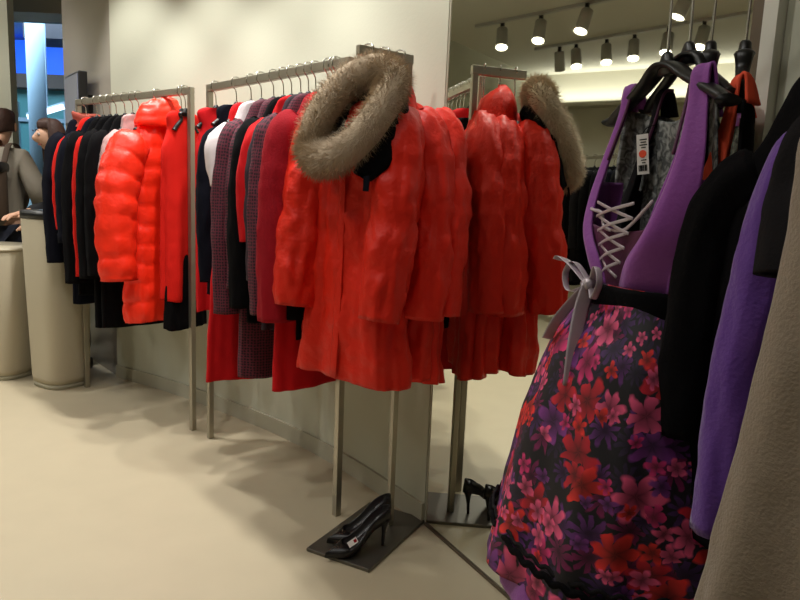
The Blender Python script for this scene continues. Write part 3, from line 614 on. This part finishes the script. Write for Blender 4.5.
# ------------------------------------------------------------ the rack of dresses in front of the mirror
def sheet(name, rows, m, parent, th=.004):
    """cloth panel from rows of points, given thickness"""
    R = np.array([smooth_path(r, 6) for r in rows]); R = np.stack([smooth_path(R[:, j], 6) for j in range(R.shape[1])], 1)
    o = mesh_grid(name, R, m, parent, wrap=False)
    md_ = o.modifiers.new('thickness', 'SOLIDIFY'); md_.thickness = th; md_.offset = 0
    return o
def dirndl(label, hl, p, n, H, skirt_m, strap_m, lining_m, hem, seed, full=True, sk=(.255, .205), lace=True, group=None, sx=1.0):
    yaw = yaw_of(n); g = empty('dress', (*p, H), yaw, label, 'dress', group); g.scale = (sx, 1, 1)
    z = lambda a: a - H
    wz = 1.0 if full else .985
    # skirt
    W0, D0 = .118, .065; Wh, Dh = sk
    prof = [(z(wz + .015), W0, D0, 0, .01), (z(wz - .02), W0 * 1.08, D0 * 1.12, 0, .015), (z(wz - .10), W0 + (Wh - W0) * .42, D0 + (Dh - D0) * .36, .0, .025), (z((wz + hem) / 2), W0 + (Wh - W0) * .72, D0 + (Dh - D0) * .68, 0, .03), (z(hem), Wh, Dh, 0, .035)]
    body('skirt', prof, skirt_m, g, N=144, fold=(.011 if full else .006, 7), crease=.003, seed=seed, hemwave=.008)
    # back of the bodice: a shell with scooped neck, its lining seen from the front
    rows = []
    for zz, wx, yb in ((wz, .118, -.03), (wz + .1, .138, -.03), (wz + .2, .155, -.03), (wz + .29, .145, -.028), (wz + .34, .14, -.026)):
        dip = .035 if zz > wz + .3 else (.02 if zz > wz + .25 else 0)
        rows.append([(wx, yb + .02, z(zz)), (wx * .7, yb + .004, z(zz - dip * .3)), (0, yb, z(zz - dip)), (-wx * .7, yb + .004, z(zz - dip * .3)), (-wx, yb + .02, z(zz))])
    sheet('bodice_back', rows, lining_m, g)
    for s in (1, -1):
        # front panel running up into the strap
        rows = []
        for zz, xi, xo_, y in ((wz + .01, .02, .115, .06), (wz + .06, .05, .135, .068), (wz + .11, .09, .152, .065), (wz + .17, .108, .158, .05), (wz + .24, .11, .152, .03), (wz + .32, .098, .136, .012), (wz + .372, .092, .130, .006), (wz + .378, .092, .130, -.014), (wz + .335, .094, .134, -.03)):
            rows.append([(s * xi, y, z(zz)), (s * (xi * .66 + xo_ * .34), y * 1.0 + .006, z(zz)), (s * (xi * .33 + xo_ * .67), y * .8, z(zz)), (s * xo_, y * .35, z(zz))])
        sheet('bodice_front', rows, strap_m, g, .005)
        strip('strap_edging', [(s * .106, .036, z(wz + .24)), (s * .096, .016, z(wz + .32)), (s * .090, .004, z(wz + .374)), (s * .090, -.014, z(wz + .381))], .006, M_['wine'], g, .006)
        rows = [[(s * (wx - .012), y1, z(zz)), (s * (wx + .002), .005, z(zz)), (s * (wx - .016), -.018, z(zz))] for zz, wx, y1 in ((wz + .01, .128, .03), (wz + .08, .14, .035), (wz + .15, .15, .035), (wz + .2, .152, .03))]
        sheet('side_panel', rows, strap_m, g)
    strip('waist_band', [(W0 * 1.12 * math.cos(a), .012 + D0 * 1.17 * math.sin(a), z(wz - .012)) for a in np.linspace(0, 2 * PI, 24)], .055, M_['ink'], g, .006, up=(0, 0, 1))
    if lace:
        rows = [[(xw, .06, z(zz)), (0, .064, z(zz - dd)), (-xw, .06, z(zz))] for zz, dd, xw in ((wz + .005, 0, .03), (wz + .05, 0, .055), (wz + .09, 0, .09), (wz + .12, .012, .11))]
        sheet('stomacher', rows, M_['wine'], g)
        strip('neck_trim', [(.125, .05, z(wz + .15)), (.09, .068, z(wz + .146)), (.045, .072, z(wz + .14)), (.03, .072, z(wz + .115)), (-.02, .072, z(wz + .112)), (-.05, .07, z(wz + .12)), (-.10, .06, z(wz + .165))], .007, M_['ribbon'], g, .005)
        lc = []
        for i in range(5):
            za, zb = wz + .03 + i * .026, wz + .056 + i * .026; xw = .028 + i * .009
            for s in (1, -1):
                strip('lace', [(s * xw, .072, z(za)), (0, .078 + .002 * s, z((za + zb) / 2)), (-s * xw, .072, z(zb))], .006, M_['ribbon'], g, .002, up=(0, 0, 1))
        b0 = np.array([.012, .098, z(wz + .012)])
        for s, l in ((1, .075), (-1, .06)):
            strip('bow_loop', [b0, b0 + (s * l * .6, .012, .035), b0 + (s * l, .016, .012), b0 + (s * l * .7, .016, -.02), b0], .013, M_['ribbon'], g, .002, up=(0, 1, .2))
        tube('bow_knot', [b0 + (-.012, .004, 0), b0 + (0, .006, 0), b0 + (.012, .004, 0)], .011, M_['ribbon'], g, N=12)
        strip('ribbon_tail', [b0 + (0, .004, 0), b0 + (-.012, .022, -.05), b0 + (-.035, .040, -.11), b0 + (-.055, .052, -.175)], .03, M_['ribbon'], g, .002, up=(0, 1, .25))
        strip('ribbon_tail', [b0 + (0, .004, 0), b0 + (.03, .022, -.04), b0 + (.05, .04, -.08), b0 + (.066, .048, -.115)], .022, M_['ribbon'], g, .002, up=(0, 1, .25))
        strip('ribbon_tail', [b0 + (0, .004, 0), b0 + (.045, .012, .025), b0 + (.085, .02, .04), b0 + (.10, .02, .034)], .026, M_['ribbon'], g, .002, up=(0, 1, .25))
    return g
n1 = (-.98, -.20); HD = 1.56
D1 = dirndl('dirndl dress with purple straps, silver lacing and black skirt of pink and red blossoms', 'front black hanger inside the floral dirndl dress', (.444, 1.215), n1, HD, M_['floral'], M_['purple'], M_['lining'], .475, 61)
zl = lambda a: a - HD
# braid and violet underskirt along the hem
def hem_ring(g, z0, W, D, yo, rad, m, name, wob=.0):
    th = np.linspace(0, 2 * PI, 240, endpoint=False)
    P = np.stack([np.sign(np.cos(th)) * np.abs(np.cos(th)) ** .85 * W, yo + np.sign(np.sin(th)) * np.abs(np.sin(th)) ** .85 * D, z0 + wob * np.sin(40 * th)], 1)
    r = tube_rings(P, rad, rad * 1.4, 8, up=(0, 0, 1)); return mesh_grid(name, np.concatenate([r, r[:1]]), m, g)
HGR = 'black hangers on the dress rail'
hanger((.446, 1.215, HD), yaw_of(n1), 'front black hanger inside the floral dirndl dress', HGR, w_=.175, tall=.072, thick=1.6)
# price tag hanging inside the neckline
def rot_tag(parent, loc, rz, ry):
    Mx = Matrix.Translation(loc) @ Matrix.Rotation(rz, 4, 'Z') @ Matrix.Rotation(ry, 4, 'Y') @ Matrix.Scale(.8, 4)
    def put(name, c, s, m, par):
        bm = bmesh.new(); bx(bm, c, s); bm.transform(Mx); return bm_obj(name, bm, m, par)
    t = put('price_tag', (0, 0, -.045), (.026, .0016, .09), M_['paper'], parent)
    tag(t, 'white price tag with orange sticker')
    rd = random.Random(3); inkm = M_['ink']
    k = bmesh.new()
    for i in range(11):
        wv = rd.choice([.0006, .001, .0016]); bx(k, (-.009 + i * .0018, .0012, -.076), (wv, .0008, .014))
    for r_, (zz, ln) in enumerate([(-.012, .016), (-.018, .012), (-.024, .017), (-.030, .010), (-.058, .012), (-.064, .008)]): bx(k, (-.002, .0012, zz), (ln, .0008, .0022))
    k.transform(Mx); bm_obj('print', k, inkm, t)
    bm = bmesh.new(); bmesh.ops.create_cone(bm, cap_ends=True, segments=20, radius1=.0085, radius2=.0085, depth=.001, matrix=Matrix.Translation((0, .0014, -.044)) @ Matrix.Rotation(PI / 2, 4, 'X')); bm.transform(Mx)
    bm_obj('sticker', bm, M_['orangestrap'], t)
    a = Mx @ Vector((0, 0, 0)); tube('string', smooth_path([a, a + Vector((.004, -.01, .012)), a + Vector((.002, -.03, .02))], 6), .0007, M_['ink'], t, N=5)
rot_tag(D1, (.040, .008, zl(1.285)), .75, .12)
hem_ring(D1, zl(.535), .253, .203, .034, .005, M_['ink'], 'hem_braid', .004)
hem_ring(D1, zl(.549), .249, .199, .034, .003, M_['charcoal'], 'hem_braid', .004)
und = [(zl(.56), .225, .175, 0, .03), (zl(.50), .235, .182, 0, .03), (zl(.43), .246, .194, 0, .032)]
body('underskirt', und, M_['purple'], D1, N=96, dens=20, fold=(.006, 9), seed=5)
n3 = (-.90, .43)
def dp(i): return (.452 + .96 * i, 1.215 - .30 * i)
for off, lab, hl, sm_, stm, lnm, hm, sd in (
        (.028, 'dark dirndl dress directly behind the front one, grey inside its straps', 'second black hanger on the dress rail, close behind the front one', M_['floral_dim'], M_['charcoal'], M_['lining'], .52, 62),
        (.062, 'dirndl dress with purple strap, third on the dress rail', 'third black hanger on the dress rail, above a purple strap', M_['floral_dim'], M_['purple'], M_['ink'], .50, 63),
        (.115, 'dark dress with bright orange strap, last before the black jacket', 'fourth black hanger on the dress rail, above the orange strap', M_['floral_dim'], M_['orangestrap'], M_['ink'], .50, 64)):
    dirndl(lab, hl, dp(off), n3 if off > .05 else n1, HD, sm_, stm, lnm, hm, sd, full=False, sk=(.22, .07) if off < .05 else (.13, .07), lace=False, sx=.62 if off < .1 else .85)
    hanger((*dp(off), HD), yaw_of(n3 if off > .05 else n1), hl, HGR, w_=.12 if off < .05 else .085, tall=.055, thick=1.0)
rl = empty('dress_rail', (.452, 1.215, HD), math.atan2(-.30, .96), 'thin steel dress rail above the dirndl dresses', 'rail')
box('rail', (.07, 0, -.014), (.26, .012, .012), M_['steel'], rl); 
n2 = (-.83, -.56)
HJ = 1.47
def right(name, label, cat, p, m, hem, hl, **k): return garment(name, label, cat, None, p, k.pop('n', n2), m, hem, H=HJ, hang_label=hl, hang_group='black hangers on the right rail', **k)
right('jacket', 'long black knitted jacket between floral dress and violet cardigan', 'jacket', (.585, .885), M_['ink'], .64, 'black hanger inside the long black jacket', W=.175, D=.04, sl=.80, seed=71, flare=1.15, splay=.035, hw=.09, tall=.03, slope=1.7, sr=(.042, .045, .042, .04))
right('cardigan', 'violet cardigan with long hanging sleeve beside the beige coat', 'cardigan', (.60, .75), M_['violet'], .74, 'black hanger inside the violet cardigan', W=.165, D=.028, sl=.70, seed=72, sr=(.05, .042, .038, .034), splay=.05, hw=.09, slope=1.4)
right('jacket', 'charcoal jacket with short sleeve over the violet cardigan', 'jacket', (.58, .67), M_['charcoal'], .95, 'black hanger inside the charcoal jacket', W=.16, D=.026, sl=1.08, seed=73, sr=(.045, .048, .045, .042), splay=.02, hw=.15)
right('coat', 'long beige wool coat flaring at the right edge', 'coat', (.512, .60), M_['beige'], .40, 'black hanger inside the long beige coat', W=.165, D=.026, seed=74, flare=1.45, fold=(.012, 4), hw=.15)
right('trousers', 'beige trousers hanging at the right edge behind dark gap', 'trousers', (.56, .51), M_['beige'], .36, 'black hanger nearest the right edge', W=.14, D=.026, seed=75, flare=1.0, hw=.13)
rr = empty('garment_rail', (.56, .885, HJ), math.atan2(-.37, .02), 'steel garment rail above the black and violet jackets', 'rail')
box('rail', (.17, 0, -.014), (.46, .012, .012), M_['steel'], rr)

# ------------------------------------------------------------ pumps on the base plate
def pump(loc, rz, label, sticker=False):
    g = empty('pump_shoe', loc, rz, label, 'shoe', 'pair of black pumps on the base plate')
    th = np.linspace(0, 2 * PI, 72, endpoint=False)
    Ln = .235; hh = .085
    def lift(x): return hh * (1 - 1 / (1 + math.exp(-(x - .095) / .022))) + .004
    sole, mid, top, inn, flo = [], [], [], [], []
    for a in th:
        c, s = math.cos(a), math.sin(a)
        x = Ln / 2 + c * Ln / 2
        u = x / Ln
        wd = (.026 + .016 * math.exp(-((u - .70) / .2) ** 2) - .004 * math.exp(-((u - .35) / .15) ** 2)) * (1 if u < .75 else max(.10, 1 - ((u - .75) / .25) ** 1.7 * .9))
        y = np.sign(s) * abs(s) ** .75 * wd
        zs = lift(x); sole.append((x, y * .9, zs))
        th_x = min(x, .158 - .03 * abs(y) / .04 + .02); rise = .05 - .022 * min(1, x / .14)
        mid.append((x - .003 * c, y * 1.04, zs + (.016 if x > .16 else .024)))
        if x > .165:
            k = (x - .165) / (Ln - .165); top.append((.168 + .01 * k, y * .55, lift(.168) + .034))
        else:
            top.append((x + (.006 if x < .02 else 0), y * .88, zs + rise * (1 if x < .1 else 1.0)))
        inn.append((top[-1][0] - .002 * c, top[-1][1] * .93, top[-1][2] - .002)); flo.append((min(x, .19) * .97 + .003, y * .8, zs + .006))
    mesh_grid('upper', [sole, mid, top, inn, flo], M_['leather'], g, caps=(1, 1))
    R = [[(.022 + math.cos(a) * r + dx, math.sin(a) * r * .9, zz) for a in np.linspace(0, 2 * PI, 20, endpoint=False)] for zz, r, dx in ((0, .0055, .006), (.004, .0055, .006), (.04, .006, .004), (.07, .011, .001), (.092, .02, .002))]
    mesh_grid('heel', R, M_['leather'], g, caps=(1, 1))
    st_ = bmesh.new(); rd = random.Random(8)
    for i in range(34):
        x = rd.uniform(.178, .222); y = rd.uniform(-1, 1) * .026 * max(.1, (1 - (x - .178) / .06)); zz = .014 + .026 * max(0, 1 - (x - .17) / .065) + .006
        bmesh.ops.create_icosphere(st_, subdivisions=1, radius=.0010, matrix=Matrix.Translation((x, y, zz)))
    bm_obj('toe_studs', st_, mat('stud_bronze', (120, 96, 80), .35, .8), g)
    if sticker: 
        sk_ = box('sticker', (0, 0, 0), (.034, .018, .0015), M_['paper'], g); sk_.location = (.150, .026, .050); sk_.rotation_euler = (-.9, .35, .1)
        sd_ = box('sticker_print', (-.009, 0, .001), (.010, .010, .0008), M_['crimson'], sk_)
    return g
sa = math.atan2(-.47, -.88)
pump((.0, 2.165, .0125), sa - .02, 'black pump with studded toe, farther one of the pair under red coats')
pump((.0, 2.082, .0125), sa + .02, 'black pump with white sticker, nearer one of the pair under red coats', True)

# ------------------------------------------------------------ the dark rack seen in the mirror
MA, MB_ = np.array([-4.55, 3.88]), np.array([-3.86, 2.60])
rack('clothes_rack', MA, MB_, RH, 'steel clothes rack of black garments seen only in the mirror', 'rack in the mirror')
dm = MB_ - MA; LM = np.linalg.norm(dm); dm /= LM
colors = ['ink', 'ink', 'charcoal', 'ink', 'navy', 'ink', 'ink', 'charcoal', 'ink', 'ink', 'navy', 'ink']
for i, cl in enumerate(colors):
    q = MA + dm * (.08 + i * (LM - .16) / (len(colors) - 1))
    garment('coat', 'black or dark coat on the rack seen in the mirror', 'coat', 'dark coats in the mirror', q, (float(dm[0]), float(dm[1])), M_[cl], .40 + .05 * ((i * 7) % 3), W=.2, D=.045, sl=.75, seed=90 + i, hang_label='black hanger on the dark rack seen in the mirror', hang_group='hangers in the mirror', yo=0)
for i, cl in enumerate(('redskirt', 'white', 'crimson')):
    q = MA + dm * (.12 + i * .13) + np.array([.86, .46]) * .245
    sz = tag(box('size_marker', (0, 0, 0), (.05, .012, .075), M_[cl]), ['red tag on the dark rack in the mirror, leftmost', 'white tag between two red ones on the dark rack in the mirror', 'dark red tag on the dark rack in the mirror'][i], 'tag', 'tags on the mirrored rack')
    sz.location = (q[0], q[1], 1.44); sz.rotation_euler = (0, 0, math.atan2(dm[1], dm[0]))

# ------------------------------------------------------------ two people behind the counters
def skin_mesh(name, V, E, Rr, m, parent, sub=2):
    me = bpy.data.meshes.new(name); me.from_pydata(V, E, []); o = link(name, me, m, parent, smooth=False)
    me.skin_vertices or me.attributes
    md1 = o.modifiers.new('skin', 'SKIN'); md1.use_smooth_shade = True
    sv = me.skin_vertices[0].data if len(me.skin_vertices) else None
    if sv is None:
        bm = bmesh.new(); bm.from_mesh(me); bm.verts.layers.skin.verify(); bm.to_mesh(me); bm.free(); sv = me.skin_vertices[0].data
    for i, r in enumerate(Rr): sv[i].radius = (r, r) if np.ndim(r) == 0 else r
    for i in range(len(Rr)): sv[i].use_root = (i == 0)
    md2 = o.modifiers.new('sub', 'SUBSURF'); md2.levels = sub; md2.render_levels = sub
    return o
skin_m = mat('skin', (206, 160, 132), .55); hair_m = mat('dark_hair', (62, 36, 26), .6, bump=.3, bscale=140); greyc = mat('grey_jacket_cloth', (150, 142, 128), .9, bump=.2, bscale=120)
bag_m = mat('brown_bag_cloth', (74, 58, 44), .8, bump=.2, bscale=120); denim = mat('dark_denim', (36, 40, 54), .9); blacktop = mat('black_top_cloth', (22, 22, 26), .9)
def person(loc, rz, label, top_m, head_bow, elbows, hair_long, scale=1.0):
    g = empty('person', (*loc, 0), rz, label, 'person'); g.scale = (scale,) * 3
    V, E, Rr = [], [], []
    def add(p, r, par=None):
        V.append(tuple(p)); Rr.append(r)
        if par is not None: E.append((par, len(V) - 1))
        return len(V) - 1
    hb = head_bow
    pv = add((0, 0, .92), (.15, .11)); sp = add((0, .0, 1.08), (.13, .095), pv); ch = add((0, 0, 1.27), (.155, .11), sp); nb = add((0, .0, 1.40), .06, ch)
    nk = add((0, -.02 - hb * .03, 1.47), .05, nb); ja = add((0, -.05 - hb * .05, 1.54), (.062, .07), nk); hd = add((0, -.035 - hb * .08, 1.60), (.076, .092), ja); cr = add((0, -.02 - hb * .07, 1.67), (.06, .072), hd)
    add((0, -.148 - hb * .08, 1.575), .011, hd)
    for s in (1, -1):
        sh = add((s * .165, 0, 1.37), .062, ch); el = add(elbows[s][0], .045, sh); wr = add(elbows[s][1], .03, el)
        d = Vector(elbows[s][1]) - Vector(elbows[s][0]); d.normalize(); wv = Vector(elbows[s][1]); sd = d.cross(Vector((0, 0, 1))).normalized()
        pm = add(wv + d * .075, (.036, .016), wr)
        for k, (o, ln) in enumerate(((-.030, .06), (-.010, .075), (.010, .07), (.030, .052))):
            f1 = add(wv + d * (.09 + ln * .5) + sd * o, .0085, pm); add(wv + d * (.085 + ln) + sd * o + Vector((0, 0, -.02)), .0075, f1)
        t1 = add(wv + d * .05 + sd * (-.045), .010, wr); add(wv + d * .085 + sd * (-.062) + Vector((0, 0, -.008)), .009, t1)
        hp = add((s * .095, 0, .86), .095, pv); kn = add((s * .10, -.015, .48), .06, hp); an = add((s * .10, .02, .09), .042, kn); add((s * .105, -.13, .03), .032, an)
    skin_mesh('body', V, E, Rr, skin_m, g)
    # clothes
    V, E, Rr = [], [], []
    a = add((0, 0, .84), (.185, .135)); b_ = add((0, 0, 1.06), (.165, .125), a); c = add((0, 0, 1.27), (.18, .135), b_); n1_ = add((0, -.005, 1.405), .078, c)
    for s in (1, -1):
        sh = add((s * .172, 0, 1.365), .084, c); el = add(elbows[s][0], .068, sh); w0 = Vector(elbows[s][0]) * .1 + Vector(elbows[s][1]) * .9; add(w0, .05, el)
    skin_mesh('jacket', V, E, Rr, top_m, g)
    V, E, Rr = [], [], []
    a = add((0, 0, .92), (.165, .125))
    for s in (1, -1):
        hp = add((s * .095, 0, .84), .108, a); kn = add((s * .10, -.012, .48), .077, hp); add((s * .10, .015, .12), .062, kn)
    skin_mesh('trousers', V, E, Rr, denim, g)
    for s in (1, -1):
        mesh_grid('shoe', tube_rings([(s * .10, .07, .045), (s * .10, .02, .05), (s * .105, -.08, .042), (s * .107, -.17, .034), (s * .108, -.19, .03)], [.03, .042, .045, .036, .01], [.042, .048, .04, .032, .01], 16, up=(0, 0, 1)), M_['leather'], g, caps=(1, 1))
        ey = bmesh.new(); bmesh.ops.create_uvsphere(ey, u_segments=12, v_segments=8, radius=.0095, matrix=Matrix.Translation((s * .030, -.114 - hb * .08, 1.605))); eo = bm_obj('eye', ey, M_['white'], g, True)
        ip = bmesh.new(); bmesh.ops.create_uvsphere(ip, u_segments=10, v_segments=6, radius=.005, matrix=Matrix.Translation((s * .030, -.1205 - hb * .08, 1.605))); bm_obj('iris', ip, M_['ink'], eo, True)
        strip('eyebrow', [(s * .018, -.128 - hb * .08, 1.627), (s * .034, -.13 - hb * .08, 1.631), (s * .05, -.118 - hb * .08, 1.626)], .006, hair_m, g)
        if hair_long: continue
        er = bmesh.new(); bmesh.ops.create_uvsphere(er, u_segments=12, v_segments=8, radius=1, matrix=Matrix.Translation((s * .082, -.03 - hb * .08, 1.59)) @ Matrix.Diagonal((.009, .018, .03, 1))); bm_obj('ear', er, skin_m, g, True)
    strip('mouth', [(-.024, -.118 - hb * .06, 1.541), (0, -.126 - hb * .06, 1.539), (.024, -.118 - hb * .06, 1.541)], .010, mat('lips', (158, 84, 78), .5), g, .008)
    # hair: cap over the skull, long at the sides when asked
    R = []; th = np.linspace(0, 2 * PI, 40, endpoint=False); cx, cy = 0, -.025 - hb * .08
    for k in np.linspace(0, 1, 16):
        an = k * PI * .5; row = []
        for t in th:
            front_ = max(0, -math.sin(t)); low = 1.645 if front_ > .55 else (1.40 if hair_long else 1.53) + (.03 * abs(math.cos(t)))
            fr = 1.645 if front_ > .55 else low
            zt = 1.715 - (1.715 - fr) * (1 - math.cos(an)); rr_ = math.sin(an) ** .6 * (1 - .13 * max(0, k - .6) / .4)
            row.append((cx + math.cos(t) * .090 * rr_, cy + math.sin(t) * .104 * rr_ + .01 * rr_, zt + .004 * nz3(3 * math.cos(t), 3 * math.sin(t), k * 4)))
        R.append(row)
    o = mesh_grid('hair', R, hair_m, g, caps=(1, 0)); md_ = o.modifiers.new('thickness', 'SOLIDIFY'); md_.thickness = .012
    return g
pm_ = person((-2.68, 4.45), 3.3, 'person in grey jacket seen from behind, at the left edge', greyc, 1.4, {1: [(.27, .03, 1.12), (.20, -.20, 1.06)], -1: [(-.28, .02, 1.12), (-.20, -.2, 1.04)]}, False, .95)
person((-2.04, 4.12), -.75, 'person with dark hair and black top, half hidden behind navy jacket', blacktop, 1.0, {1: [(.24, -.02, 1.12), (.18, -.24, 1.05)], -1: [(-.24, -.02, 1.12), (-.17, -.24, 1.08)]}, True, .89)
bg = empty('backpack', (-2.68, 4.45, 0), 3.3, 'dark brown backpack worn on the grey jacket at the left edge', 'backpack'); bg.scale = (.95,) * 3
bm = bmesh.new(); bx(bm, (0, .20, 1.14), (.28, .13, .40), bev=.05); bm_obj('bag', bm, bag_m, bg, True)
bm = bmesh.new(); bx(bm, (0, .275, 1.06), (.22, .05, .18), bev=.02); bm_obj('pocket', bm, bag_m, bg, True)
bm = bmesh.new(); bx(bm, (0, .205, 1.30), (.29, .145, .07), bev=.025); bm_obj('flap', bm, M_['leather'], bg, True)
for x in (.105, -.105): strip('strap', [(x, .14, 1.33), (x * 1.05, .06, 1.455), (x * 1.1, -.07, 1.45), (x * 1.15, -.16, 1.32), (x * 1.3, -.15, 1.12), (x * 1.4, .02, .99), (x, .15, .98)], .04, bag_m, bg, .008)
